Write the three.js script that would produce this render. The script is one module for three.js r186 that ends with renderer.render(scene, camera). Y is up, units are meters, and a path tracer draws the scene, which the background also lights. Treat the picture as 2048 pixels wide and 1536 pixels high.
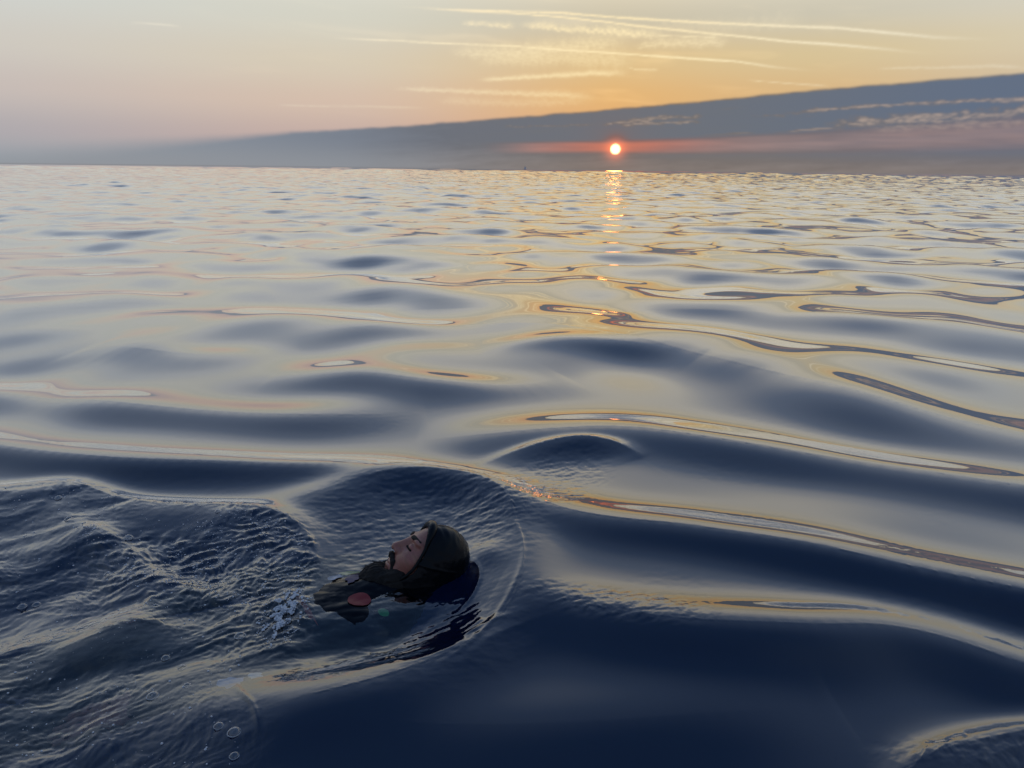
import * as THREE from 'three';
import { mergeGeometries } from 'three/addons/utils/BufferGeometryUtils.js';

// ------------------------------------------------------------------ camera
const EYE = 1.1, RAD = Math.PI / 180;
const scene = new THREE.Scene();
const camera = new THREE.PerspectiveCamera(54.55, 4 / 3, 0.05, 20000);
camera.rotation.order = 'YXZ';
camera.position.set(0, EYE, 0);
camera.rotation.set(-16.1 * RAD, 0, 0.0107);
scene.add(camera);
const renderer = new THREE.WebGLRenderer({ antialias: true });
renderer.setSize(1024, 768);
renderer.toneMapping = THREE.LinearToneMapping;
renderer.toneMappingExposure = 1;
renderer.shadowMap.enabled = true;

// ------------------------------------------------------------------ noise helpers
let seed = 20240611;
const rnd = () => { seed = (seed + 0x6D2B79F5) | 0; let t = Math.imul(seed ^ (seed >>> 15), 1 | seed); t = (t + Math.imul(t ^ (t >>> 7), 61 | t)) ^ t; return ((t ^ (t >>> 14)) >>> 0) / 4294967296; };
const PERM = new Uint8Array(512), GX = new Float32Array(256), GY = new Float32Array(256);
{
  const p = [...Array(256).keys()];
  for (let i = 255; i > 0; i--) { const j = Math.floor(rnd() * (i + 1)); [p[i], p[j]] = [p[j], p[i]]; }
  for (let i = 0; i < 512; i++) PERM[i] = p[i & 255];
  for (let i = 0; i < 256; i++) { const a = i / 256 * Math.PI * 2; GX[i] = Math.cos(a); GY[i] = Math.sin(a); }
}
function noise(x, y) {                                             // gradient noise, about -0.7 .. 0.7
  const xi = Math.floor(x), yi = Math.floor(y), fx = x - xi, fy = y - yi, X = xi & 255, Y = yi & 255;
  const u = fx * fx * fx * (fx * (fx * 6 - 15) + 10), v = fy * fy * fy * (fy * (fy * 6 - 15) + 10);
  const a = PERM[PERM[X] + Y], b = PERM[PERM[X + 1] + Y], c = PERM[PERM[X] + Y + 1], d = PERM[PERM[X + 1] + Y + 1];
  const n0 = GX[a] * fx + GY[a] * fy, n1 = GX[b] * (fx - 1) + GY[b] * fy, n2 = GX[c] * fx + GY[c] * (fy - 1), n3 = GX[d] * (fx - 1) + GY[d] * (fy - 1);
  return n0 + u * (n1 - n0) + v * (n2 - n0 + u * (n0 - n1 - n2 + n3));
}
function fbm(x, y, n) { let s = 0, a = 1, t = 0; for (let i = 0; i < n; i++) { s += a * noise(x, y); t += a; a *= 0.5; x = x * 2.03 + 17.7; y = y * 2.03 - 9.1; } return s / t * 1.6; }
const clamp = (x, a = 0, b = 1) => x < a ? a : x > b ? b : x;
const smooth = (a, b, x) => { const t = clamp((x - a) / (b - a)); return t * t * (3 - 2 * t); };
const mix = (a, b, t) => a + (b - a) * t;
const lin = (c) => { c /= 255; return c <= 0.04045 ? c / 12.92 : ((c + 0.055) / 1.055) ** 2.4; };

// ------------------------------------------------------------------ sky: evening air, a slanting cloud bank and condensation trails
const SUN_AZ = 7.36, SUN_EL = 1.47;
function table(rows) { return rows.map(([e, r, g, b]) => [e, lin(r), lin(g), lin(b)]); }
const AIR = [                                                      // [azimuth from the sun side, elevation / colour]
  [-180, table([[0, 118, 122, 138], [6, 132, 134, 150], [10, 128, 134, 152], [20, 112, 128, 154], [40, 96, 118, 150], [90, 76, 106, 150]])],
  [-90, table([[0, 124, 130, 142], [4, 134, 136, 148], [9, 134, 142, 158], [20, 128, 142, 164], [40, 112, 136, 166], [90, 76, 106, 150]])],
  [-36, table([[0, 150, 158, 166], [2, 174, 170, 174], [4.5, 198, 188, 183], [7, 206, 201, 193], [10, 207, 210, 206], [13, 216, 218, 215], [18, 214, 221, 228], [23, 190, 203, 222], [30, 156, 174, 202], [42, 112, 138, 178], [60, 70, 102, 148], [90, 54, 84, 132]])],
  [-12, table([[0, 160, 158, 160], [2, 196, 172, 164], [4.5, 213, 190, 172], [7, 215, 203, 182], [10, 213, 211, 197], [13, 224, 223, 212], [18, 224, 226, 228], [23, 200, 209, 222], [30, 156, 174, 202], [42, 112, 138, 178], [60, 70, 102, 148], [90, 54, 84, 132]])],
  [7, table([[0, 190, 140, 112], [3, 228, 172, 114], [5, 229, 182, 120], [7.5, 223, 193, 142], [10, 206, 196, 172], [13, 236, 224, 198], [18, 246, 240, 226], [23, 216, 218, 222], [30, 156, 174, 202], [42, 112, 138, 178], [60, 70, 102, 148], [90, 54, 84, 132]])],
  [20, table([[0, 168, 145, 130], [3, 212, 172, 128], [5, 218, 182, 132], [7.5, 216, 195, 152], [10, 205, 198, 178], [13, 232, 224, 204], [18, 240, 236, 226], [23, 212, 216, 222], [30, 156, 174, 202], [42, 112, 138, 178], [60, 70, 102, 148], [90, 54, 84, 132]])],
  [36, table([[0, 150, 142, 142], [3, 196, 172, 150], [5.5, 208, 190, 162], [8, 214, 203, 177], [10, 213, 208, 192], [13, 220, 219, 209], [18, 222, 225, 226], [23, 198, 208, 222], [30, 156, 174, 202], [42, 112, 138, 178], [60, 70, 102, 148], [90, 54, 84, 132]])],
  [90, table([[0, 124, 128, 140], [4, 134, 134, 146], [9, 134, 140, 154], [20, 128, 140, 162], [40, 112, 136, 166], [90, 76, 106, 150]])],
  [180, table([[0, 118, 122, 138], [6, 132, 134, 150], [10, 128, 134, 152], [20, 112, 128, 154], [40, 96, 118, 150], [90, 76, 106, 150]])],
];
function column(rows, el, out) {
  if (el <= rows[0][0]) { out[0] = rows[0][1]; out[1] = rows[0][2]; out[2] = rows[0][3]; return; }
  for (let i = 1; i < rows.length; i++) if (el <= rows[i][0]) {
    const t = (el - rows[i - 1][0]) / (rows[i][0] - rows[i - 1][0]), s = mix(t, t * t * (3 - 2 * t), 0.5);
    for (let k = 0; k < 3; k++) out[k] = mix(rows[i - 1][k + 1], rows[i][k + 1], s);
    return;
  }
}
function curve(pts, x) {                                           // smooth y of a line of [x, y] points
  if (x <= pts[0][0]) return pts[0][1];
  for (let i = 1; i < pts.length; i++) if (x <= pts[i][0]) { const t = (x - pts[i - 1][0]) / (pts[i][0] - pts[i - 1][0]); return mix(pts[i - 1][1], pts[i][1], t); }
  return pts[pts.length - 1][1];
}
const BANK_TOP = [[-70, -1], [-40, 0.0], [-33.5, 0.35], [-25, 1.35], [-15.3, 2.36], [-9.7, 2.76], [-6.5, 3.05], [-1.1, 3.52], [6.1, 4.13], [13.1, 4.68], [19.6, 5.22], [25.7, 5.6], [32.3, 5.85], [45, 6.1], [70, 5], [100, 2], [130, -1]];
const BANK_COLOR = [[-40, 152, 159, 168], [-25, 138, 146, 157], [-12, 122, 129, 141], [-4, 108, 111, 119], [6, 98, 98, 100], [16, 92, 96, 102], [30, 84, 96, 114], [60, 98, 110, 132]].map(([a, r, g, b]) => [a, lin(r), lin(g), lin(b)]);
// trails: [points in azimuth / elevation, half width in degrees, strength, raggedness]
const TRAILS = [
  [[[-8.5, 10.6], [-4.6, 10.51], [-0.28, 10.47], [3.2, 10.4], [6.7, 10.12], [9.45, 9.93], [13.5, 9.62], [16.8, 9.38], [21.5, 9], [24.5, 8.57], [27.4, 8.12], [31.2, 7.75]], 0.085, 0.62, 0.3],
  [[[-6, 10.5], [-0.28, 10.36], [3.2, 10.14], [6.7, 9.78], [8.8, 9.51], [11.2, 9.25], [14.1, 8.9], [15.7, 8.73], [18.5, 8.33], [21.6, 8.02], [24.6, 7.61], [27.5, 7.15]], 0.08, 0.6, 0.25],
  [[[0.08, 9.63], [3.25, 9.4], [6.74, 9.19], [9.5, 8.97], [11, 8.76]], 0.17, 0.55, 1],
  [[[-3.92, 9.66], [-1.8, 9.62], [0.1, 9.52]], 0.11, 0.5, 1],
  [[[9.4, 8.97], [14.2, 8.72]], 0.05, 0.4, 0.3],
  [[[-13.5, 8.49], [-8.1, 8.46], [-2.5, 8.34], [-0.26, 8.32], [3.3, 8.07], [6.8, 7.87], [11.3, 7.53], [15.4, 7.2], [18, 6.76], [21, 6.43]], 0.07, 0.6, 0.25],
  [[[-2.9, 6.05], [2.5, 6.38], [5.3, 6.55], [8.4, 6.57]], 0.13, 0.42, 0.5],
  [[[-9, 5.38], [-4.7, 5.31], [-0.2, 5.2], [3.4, 5.13], [6.3, 4.94]], 0.13, 0.3, 0.6],
  [[[-17, 4.08], [-11, 4.14], [-6, 4.14]], 0.06, 0.2, 0.3],
  [[[-25.5, 8.6], [-23.6, 8.66], [-22.2, 8.6]], 0.05, 0.35, 0.2],
  [[[16, 6.02], [21.7, 5.49]], 0.06, 0.25, 0.3],
  [[[24, 6.5], [30.8, 6.3], [33, 6.05]], 0.08, 0.25, 0.6],
  [[[-5, 7.8], [1, 7.93], [4.2, 8.32], [8.5, 8.76]], 0.34, 0.3, 0.9],
  [[[8.2, 8.2], [10.8, 8.4], [15, 8.4]], 0.2, 0.34, 1],
  [[[7.9, 6.98], [8.5, 6.8], [10.2, 6.75]], 0.06, 0.35, 0.4],
  [[[-3, 7.3], [3, 7.55], [9, 7.3]], 0.42, 0.26, 0.8],
  [[[9, 9.5], [15, 9.3], [20, 9.6]], 0.3, 0.12, 1],
  [[[-6, 4.6], [0, 4.55], [6, 4.7]], 0.2, 0.14, 0.9],
];
const GAPS = [                                                     // breaks in the bank: [line in azimuth / elevation, half width, strength]
  [[[6.2, 3.14], [8.5, 3.4], [10.5, 3.62], [13.6, 3.7]], 0.13, 0.6],
  [[[7.5, 3.1], [11, 3.3], [13.4, 3.3]], 0.1, 0.6],
  [[[-1, 2.95], [3, 3.05], [6, 3.15]], 0.06, 0.3],
  [[[18.4, 3.75], [21, 4.05], [24, 4.2], [27.5, 4.35], [31, 4.4], [40, 4.5]], 0.1, 0.75],
  [[[16.5, 3.7], [19, 3.72]], 0.06, 0.4],
  [[[21, 3.05], [25, 3.3], [29, 3.45], [33, 3.7], [44, 3.9]], 0.3, 0.72],
  [[[30, 4.3], [33, 4.28], [38, 4.4]], 0.09, 0.7],
  [[[23, 2.75], [28, 2.95], [34, 3.1], [50, 3.2]], 0.25, 0.45],
];
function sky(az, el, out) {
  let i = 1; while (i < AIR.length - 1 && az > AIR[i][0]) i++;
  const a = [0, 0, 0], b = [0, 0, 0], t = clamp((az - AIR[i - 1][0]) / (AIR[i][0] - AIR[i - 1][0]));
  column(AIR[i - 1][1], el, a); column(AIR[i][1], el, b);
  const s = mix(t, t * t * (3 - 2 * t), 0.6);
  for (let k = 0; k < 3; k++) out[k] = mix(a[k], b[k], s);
  const dx = az - SUN_AZ, dy = el - SUN_EL, far = Math.hypot(dx, dy);
  if (el < 22 && az > -70 && az < 110) {
    // thin streaky cirrus that the low sun colours
    const warp = fbm(az * 0.06, el * 0.3, 2);
    const ci = smooth(0.05, 0.8, fbm(az * 0.09 + 3 + warp, el * 0.9 + az * 0.05 - 2, 4)) * smooth(3, 5, el) * (1 - smooth(11, 18, el)) * Math.exp(-(((az - 6) / 17) ** 2));
    out[0] += ci * 0.14; out[1] += ci * 0.1; out[2] += ci * 0.05;
    for (const [pts, w, force, rag] of TRAILS) {
      const x0 = pts[0][0], x1 = pts[pts.length - 1][0];
      if (az < x0 || az > x1) continue;
      const u = (az - x0) / (x1 - x0);
      let y = curve(pts, az) - el;
      if (Math.abs(y) > w * 5) continue;
      y += rag * w * 0.9 * noise(az * 2.6, pts[0][1] * 7) + rag * w * 0.6 * fbm(az * 5, el * 9, 2);
      const ww = w * (w < 0.1 ? 0.72 : 1) * (0.65 + 0.5 * u + 0.35 * noise(az * 0.7, pts[0][1])), up = y < 0 ? 1 + 0.9 * rag : 1;
      const g = Math.exp(-((y / (ww * up)) ** 2)) * smooth(0, 0.14, u) * (1 - smooth(0.8, 1, u)) * (1 - rag * 0.35 + rag * 0.7 * fbm(az * 3.1 + 7, el * 11, 3));
      if (g <= 0.002) continue;
      const f = clamp(g * force * 1.7), warm = Math.exp(-(((az - 6) / 15) ** 2));
      out[0] = mix(out[0], mix(0.86, 1.06, warm), f); out[1] = mix(out[1], mix(0.80, 0.87, warm), f); out[2] = mix(out[2], mix(0.68, 0.54, warm), f * 0.85);
    }
    // the cloud bank
    const top = curve(BANK_TOP, az) + 0.07 * fbm(az * 0.45, 3.3, 4);
    const edge = mix(0.9, 0.12, smooth(-32, -12, az)), inside = top - el;
    let m = smooth(-edge, edge, inside + 0.045 * fbm(az * 0.8, el * 3, 3));
    if (m > 0.001) {
      const c = [0, 0, 0]; let j = 1; while (j < BANK_COLOR.length - 1 && az > BANK_COLOR[j][0]) j++;
      const q = clamp((az - BANK_COLOR[j - 1][0]) / (BANK_COLOR[j][0] - BANK_COLOR[j - 1][0]));
      for (let k = 0; k < 3; k++) c[k] = mix(BANK_COLOR[j - 1][k + 1], BANK_COLOR[j][k + 1], q);
      const low = 1 - smooth(0, 2.2, el);                          // greyer and warmer murk towards the horizon
      const murk = smooth(-14, 6, az);
      c[0] = mix(c[0], mix(lin(146), lin(140), murk), low * 0.75); c[1] = mix(c[1], mix(lin(149), lin(127), murk), low * 0.75); c[2] = mix(c[2], mix(lin(154), lin(119), murk), low * 0.75);
      const grain = 1 + (0.2 * fbm(az * 0.16 + 4, (el - 0.055 * az) * 2.2, 5) + 0.07 * fbm(az * 0.9, (el - 0.055 * az) * 6, 3)) * smooth(-16, 2, az);
      for (let k = 0; k < 3; k++) c[k] *= grain;
      // gaps in the bank with lit cloud behind, strung along its slope
      const slope = el - 0.055 * (az - 20), ga = fbm(az * 0.16 + 5, slope * 2.6 + 1.3, 4);
      let gap = smooth(0.3, 0.62, ga) * smooth(8, 20, az) * smooth(2.2, 2.8, el) * (1 - smooth(3.9, 4.5, el)) * 0.4;
      for (const [pts, w, force] of GAPS) {
        const x0 = pts[0][0], x1 = pts[pts.length - 1][0]; if (az < x0 || az > x1) continue;
        const u = (az - x0) / (x1 - x0), yy = curve(pts, az) - el + w * 1.3 * fbm(az * 0.9, pts[0][1] * 9 + el * 2.5, 4), ww = w * (0.55 + 0.9 * Math.abs(noise(az * 1.3, pts[0][1] * 5)));
        gap = Math.max(gap, 0.82 * force * Math.exp(-((yy / ww) ** 2)) * smooth(0, 0.12, u) * (1 - smooth(0.85, 1, u)) * clamp(0.75 + 0.9 * fbm(az * 1.7, el * 7, 3)));
      }
      gap = clamp(gap);
      // a rosy clear strip above the horizon murk
      const sc = 1.62 + 0.018 * (az - 7) + 0.00055 * Math.max(0, az - 7) ** 2, sw = 0.36 + 0.02 * Math.max(0, az - 7);
      const strip = Math.exp(-(((el - sc) / sw) ** 4)) * smooth(-3, 2, az) * (1 - smooth(60, 90, az)) * (0.85 + 0.35 * fbm(az * 0.2, el * 3, 3));
      const near = Math.exp(-(((az - SUN_AZ) / 6) ** 2));
      const pr = mix(lin(165), lin(205), near), pg = mix(lin(140), lin(122), near), pb = mix(lin(136), lin(100), near);
      c[0] = mix(c[0], lin(202), gap); c[1] = mix(c[1], lin(178), gap); c[2] = mix(c[2], lin(160), gap);
      const f = clamp(strip) * mix(0.7, 0.85, near);
      c[0] = mix(c[0], pr, f); c[1] = mix(c[1], pg, f); c[2] = mix(c[2], pb, f);
      for (let k = 0; k < 3; k++) out[k] = mix(out[k], c[k], m);
    }
    // the red sun in its aureole
    const glow = Math.exp(-((far / 0.62) ** 2)), wide = Math.exp(-far / 1.1);
    out[0] += 0.75 * glow + 0.10 * wide; out[1] += 0.12 * glow + 0.02 * wide; out[2] += 0.02 * glow;
    const disc = 1 - smooth(0.28, 0.38, far);
    out[0] = mix(out[0], 6, disc); out[1] = mix(out[1], 2.7, disc); out[2] = mix(out[2], 1.15, disc);
  }
}
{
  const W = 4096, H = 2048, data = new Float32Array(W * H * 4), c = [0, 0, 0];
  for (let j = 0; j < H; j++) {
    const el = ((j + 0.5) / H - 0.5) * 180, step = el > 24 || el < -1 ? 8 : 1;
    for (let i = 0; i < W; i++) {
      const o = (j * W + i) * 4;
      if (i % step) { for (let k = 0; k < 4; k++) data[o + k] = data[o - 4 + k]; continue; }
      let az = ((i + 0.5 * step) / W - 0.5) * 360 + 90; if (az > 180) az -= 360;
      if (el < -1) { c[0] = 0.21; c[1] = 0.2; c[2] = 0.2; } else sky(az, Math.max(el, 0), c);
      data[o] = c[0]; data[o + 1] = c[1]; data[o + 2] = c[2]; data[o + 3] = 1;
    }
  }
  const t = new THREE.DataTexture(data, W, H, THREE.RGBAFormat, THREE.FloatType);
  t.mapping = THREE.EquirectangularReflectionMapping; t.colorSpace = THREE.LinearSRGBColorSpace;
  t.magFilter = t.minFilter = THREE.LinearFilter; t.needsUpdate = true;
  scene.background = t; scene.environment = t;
}
const sun = new THREE.DirectionalLight(0xff8f3c, 0.0035);           // a dusk sun seen through cloud and haze
{
  const d = new THREE.Vector3(Math.sin(SUN_AZ * RAD) * Math.cos(SUN_EL * RAD), Math.sin(SUN_EL * RAD), -Math.cos(SUN_AZ * RAD) * Math.cos(SUN_EL * RAD));
  sun.target.position.set(-0.3, 0, -1.9); sun.position.copy(sun.target.position).addScaledVector(d, 40);
  sun.castShadow = true; sun.shadow.radius = 2.2; sun.shadow.mapSize.set(2048, 2048);
  Object.assign(sun.shadow.camera, { left: -8, right: 8, top: 8, bottom: -8, near: 1, far: 90 });
  scene.add(sun, sun.target);
}

// ------------------------------------------------------------------ the shape of the sea
const SWELL = []; let steepAll = 0;
for (let i = 0; i < 84; i++) {
  const L = 0.5 * Math.pow(160, (i + rnd()) / 84), turn = (rnd() + rnd() + rnd() - 1.5) * 1.5 + 0.25, k = 2 * Math.PI / L;
  const steep = 0.031 * Math.exp(-((Math.log(L / 1.5) / 0.75) ** 2)) + (L < 12 ? 0.0028 : 0.0008);
  SWELL.push([k * Math.sin(turn), k * Math.cos(turn), rnd() * 6.283, steep / k, L, steep]); steepAll += steep * steep;
}
const FINE_CHOP = [];
for (let i = 0; i < 18; i++) { const L = 0.34 * Math.pow(2.9, (i + rnd()) / 18), turn = (rnd() + rnd() - 1) * 1.5 + 0.2, k = 2 * Math.PI / L; FINE_CHOP.push([k * Math.sin(turn), k * Math.cos(turn), rnd() * 6.283, 0.0105 / k, L]); }
function swell(x, z, spacing) {
  let h = 0, kept = 0;
  const d = Math.hypot(x, z), chop = smooth(5, 13, d) * (0.75 + 0.9 * noise(x * 0.16, z * 0.22));
  if (chop > 0.01 && d < 160) for (const s of FINE_CHOP) if (s[4] > spacing * 2) h += chop * s[3] * Math.sin(s[0] * x + s[1] * z + s[2]);
  for (let i = 0; i < SWELL.length; i++) { const s = SWELL[i]; if (s[4] < spacing * 2.2) continue; kept += s[5] * s[5]; h += s[3] * Math.sin(s[0] * x + s[1] * z + s[2]); }
  return h * Math.min(9, Math.sqrt(steepAll / Math.max(kept, 1e-7)));   // where the sheet is too coarse for short waves the long ones are as steep
}
// ridges: [points x, z, height], width on the near side, width on the far side
function ridge(points, wn, wf) {
  const c = new THREE.CatmullRomCurve3(points.map((p) => new THREE.Vector3(...p)), false, 'centripetal'), n = Math.round(clamp(c.getLength() / (0.3 * Math.max(wn, wf)), 12, 130)), q = c.getSpacedPoints(n);
  let x0 = 1e9, x1 = -1e9, z0 = 1e9, z1 = -1e9; const m = Math.max(wn, wf) * 2.6;
  for (const p of q) { x0 = Math.min(x0, p.x - m); x1 = Math.max(x1, p.x + m); z0 = Math.min(z0, p.y - m); z1 = Math.max(z1, p.y + m); }
  return { q, wn, wf, box: [x0, x1, z0, z1] };
}
function ridgeAt(r, x, z) {
  const b = r.box; if (x < b[0] || x > b[1] || z < b[2] || z > b[3]) return 0;
  let best = 1e9; const n = r.q.length - 1;
  for (let i = 0; i < n; i++) {
    const a = r.q[i], c = r.q[i + 1], ex = c.x - a.x, ez = c.y - a.y, t = clamp(((x - a.x) * ex + (z - a.y) * ez) / (ex * ex + ez * ez)), px = x - a.x - ex * t, pz = z - a.y - ez * t, d = px * px + pz * pz;
    if (d < best) best = d;
    RD[i] = d; RS[i] = ex * pz - ez * px; RA[i] = a.z + (c.z - a.z) * t;
  }
  const m = Math.max(r.wn, r.wf); if (best > 7 * m * m) return 0;
  // neighbouring stretches blend, so that no crease shows where two are equally near
  const k = 0.09 * m * m + 0.14 * best; let sw = 0, sd = 0, sa = 0;
  for (let i = 0; i < n; i++) { const e = (RD[i] - best) / k; if (e > 6) continue; const w = Math.exp(-e); sw += w; sa += w * RA[i]; sd += w * Math.sqrt(RD[i]) * Math.sign(RS[i]); }
  const d = sd / sw, w = mix(r.wf, r.wn, smooth(-0.04, 0.04, d)), q = d * d;
  return sa / sw * Math.exp(-q / (w * w));
}
const RD = new Float64Array(200), RS = new Float64Array(200), RA = new Float64Array(200);
const RIDGES = [
  ridge([[-2.7, -2.86, 0.03], [-2.05, -2.69, 0.04], [-1.47, -2.56, 0.044], [-0.98, -2.55, 0.046], [-0.6, -2.54, 0.042], [-0.28, -2.51, 0.03], [-0.11, -2.42, 0.03], [0.05, -2.28, 0.032], [0.28, -2.13, 0.038], [0.57, -2.04, 0.044], [0.84, -1.94, 0.048], [1.07, -1.82, 0.052], [1.32, -1.69, 0.056], [1.8, -1.4, 0.056]], 0.12, 0.17),
  ridge([[-0.04, -1.74, 0], [0.04, -1.71, 0.01], [0.166, -1.66, 0.028], [0.285, -1.61, 0.036], [0.46, -1.565, 0.042], [0.7, -1.55, 0.044], [0.915, -1.555, 0.042], [1.04, -1.515, 0.042], [1.16, -1.436, 0.042], [1.5, -1.25, 0.04]], 0.13, 0.13),
  ridge([[-1.9, -4.6, 0], [-1.2, -4.9, 0.012], [-0.63, -5.2, 0.03], [0.09, -5.2, 0.05], [0.86, -4.5, 0.06], [1.48, -3.68, 0.06], [1.87, -3.2, 0.055], [2.15, -2.9, 0.055], [2.7, -2.3, 0.05]], 0.4, 0.45),
  ridge([[-0.4, -2.95, 0], [-0.2, -2.96, 0.02], [0.38, -3.0, 0.04], [0.77, -2.86, 0.05], [1.28, -2.62, 0.055], [1.77, -2.36, 0.055], [2.3, -2.1, 0.05]], 0.2, 0.25),
  ridge([[-3.2, -3.75, 0.03], [-2.5, -3.48, 0.045], [-2.0, -3.3, 0.052], [-1.5, -3.2, 0.045], [-0.9, -3.2, 0.03], [-0.4, -3.3, 0]], 0.2, 0.26),
  ridge([[-2.6, -4.5, 0], [-2.27, -4.36, 0.035], [-1.8, -4.3, 0.035], [-1.3, -4.45, 0]], 0.3, 0.26),
  ridge([[-1.3, -3.85, 0], [-0.8, -3.8, 0.03], [-0.4, -3.72, 0.035], [0, -3.75, 0.02], [0.3, -3.9, 0]], 0.22, 0.24),
  ridge([[-4.2, -6.4, 0.02], [-3.4, -6.32, 0.055], [-2.8, -6.5, 0.05], [-2.2, -6.8, 0]], 0.36, 0.4),
  ridge([[-0.2, -4.6, 0], [0.2, -4.62, 0.03], [0.7, -4.5, 0.03], [1.1, -4.2, 0]], 0.2, 0.26),
  // the bow wave that curls round the swimmer's head
  ridge([[-1.0, -2.1, 0], [-0.77, -2.25, 0.012], [-0.62, -2.34, 0.026], [-0.48, -2.42, 0.038], [-0.31, -2.46, 0.046], [-0.13, -2.4, 0.048], [-0.03, -2.28, 0.042], [0.02, -2.084, 0.034], [0.036, -1.93, 0.03], [0.02, -1.74, 0.03], [-0.025, -1.62, 0.032], [-0.125, -1.484, 0.034], [-0.28, -1.37, 0.034], [-0.415, -1.31, 0.03], [-0.53, -1.27, 0.022], [-0.75, -1.2, 0]], 0.15, 0.11),
  ridge([[-0.16, -2.6, 0], [-0.025, -2.735, 0.012], [0.157, -2.83, 0.03], [0.303, -2.85, 0.034], [0.436, -2.79, 0.015], [0.5, -2.69, 0]], 0.13, 0.05),
  // the rim of the churned wake
  ridge([[-2.3, -2.18, 0.02], [-1.775, -2.32, 0.03], [-1.53, -2.36, 0.034], [-1.26, -2.26, 0.03], [-0.885, -2.2, 0.034], [-0.71, -2.124, 0.028], [-0.6, -1.996, 0.018], [-0.555, -1.888, 0.012], [-0.55, -1.78, 0.006], [-0.6, -1.68, 0]], 0.17, 0.07),
  ridge([[-1.5, -2.2, 0.0], [-1.314, -2.078, 0.018], [-1.13, -1.958, 0.022], [-0.95, -1.8, 0.022], [-0.79, -1.727, 0.018], [-0.6, -1.6, 0]], 0.1, 0.05),
  ridge([[-1.25, -1.44, 0.0], [-1.025, -1.55, 0.03], [-0.95, -1.6, 0.036], [-0.84, -1.6, 0.02], [-0.74, -1.55, 0]], 0.15, 0.08),
  ridge([[-0.6, -1.2, 0.0], [-0.35, -1.24, 0.014], [0, -1.27, 0.018], [0.4, -1.3, 0.017], [0.7, -1.33, 0]], 0.13, 0.14),
  ridge([[0.72, -1.1, 0.012], [0.769, -1.154, 0.018], [0.812, -1.181, 0.022], [0.862, -1.2, 0.024], [0.957, -1.229, 0.026], [1.036, -1.246, 0.028], [1.4, -1.28, 0.03]], 0.12, 0.05),
  // thin sharp lines: where the bow wave starts, round the hood, at the end of the wake
  ridge([[-0.005, -2.28, 0], [0.01, -2.1, 0.0016], [0.035, -1.97, 0.0018], [0.035, -1.86, 0.0018], [0.012, -1.74, 0.0018], [-0.04, -1.6, 0.0018], [-0.1, -1.49, 0.0014], [-0.17, -1.41, 0]], 0.009, 0.007),
  ridge([[-0.6, -1.38, 0], [-0.57, -1.34, 0.0022], [-0.535, -1.3, 0.0028], [-0.51, -1.26, 0.0028], [-0.49, -1.21, 0]], 0.008, 0.006),
  ridge([[-0.122, -1.93, 0], [-0.085, -1.85, 0.003], [-0.087, -1.77, 0.003], [-0.11, -1.7, 0.002], [-0.15, -1.64, 0]], 0.009, 0.006),
  ridge([[-0.13, -1.545, 0], [-0.105, -1.56, 0.004], [-0.075, -1.6, 0.004], [-0.065, -1.615, 0]], 0.008, 0.008),
  ridge([[-0.115, -1.53, 0], [-0.09, -1.55, 0.0035], [-0.06, -1.585, 0]], 0.006, 0.006),
];
const AX = [0.92, -0.39];                                          // the way the swimmer is heading
const HEAD = [-0.235, -1.86];
// the outline of the churned water the swimmer leaves
const CHURN = [[-4, -2.2], [-2.3, -2.24], [-1.775, -2.34], [-1.53, -2.38], [-1.26, -2.28], [-0.885, -2.22], [-0.7, -2.12], [-0.59, -1.99], [-0.54, -1.885], [-0.535, -1.77], [-0.5, -1.66], [-0.47, -1.56], [-0.55, -1.5], [-0.62, -1.42], [-0.6, -1.345], [-0.54, -1.27], [-0.5, -1.2], [-0.48, -1.1], [-0.5, -0.9], [-4, -0.9]];
function churn(x, z) {                                             // metres inside the outline, negative outside
  if (x > -0.3 || z < -2.7 || x < -4.5) return -1;
  let d = 1e9, inside = false;
  for (let i = 0, j = CHURN.length - 1; i < CHURN.length; j = i++) {
    const [ax, az] = CHURN[j], [bx, bz] = CHURN[i], ex = bx - ax, ez = bz - az, t = clamp(((x - ax) * ex + (z - az) * ez) / (ex * ex + ez * ez));
    d = Math.min(d, (x - ax - ex * t) ** 2 + (z - az - ez * t) ** 2);
    if ((az > z) !== (bz > z) && x < ax + (z - az) / (bz - az) * (bx - ax)) inside = !inside;
  }
  return Math.sqrt(d) * (inside ? 1 : -1);
}
const blob = (x, z, cx, cz, rx, rz) => Math.exp(-((((x - cx) / rx) ** 2 + ((z - cz) / rz) ** 2) ** 2));
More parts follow.
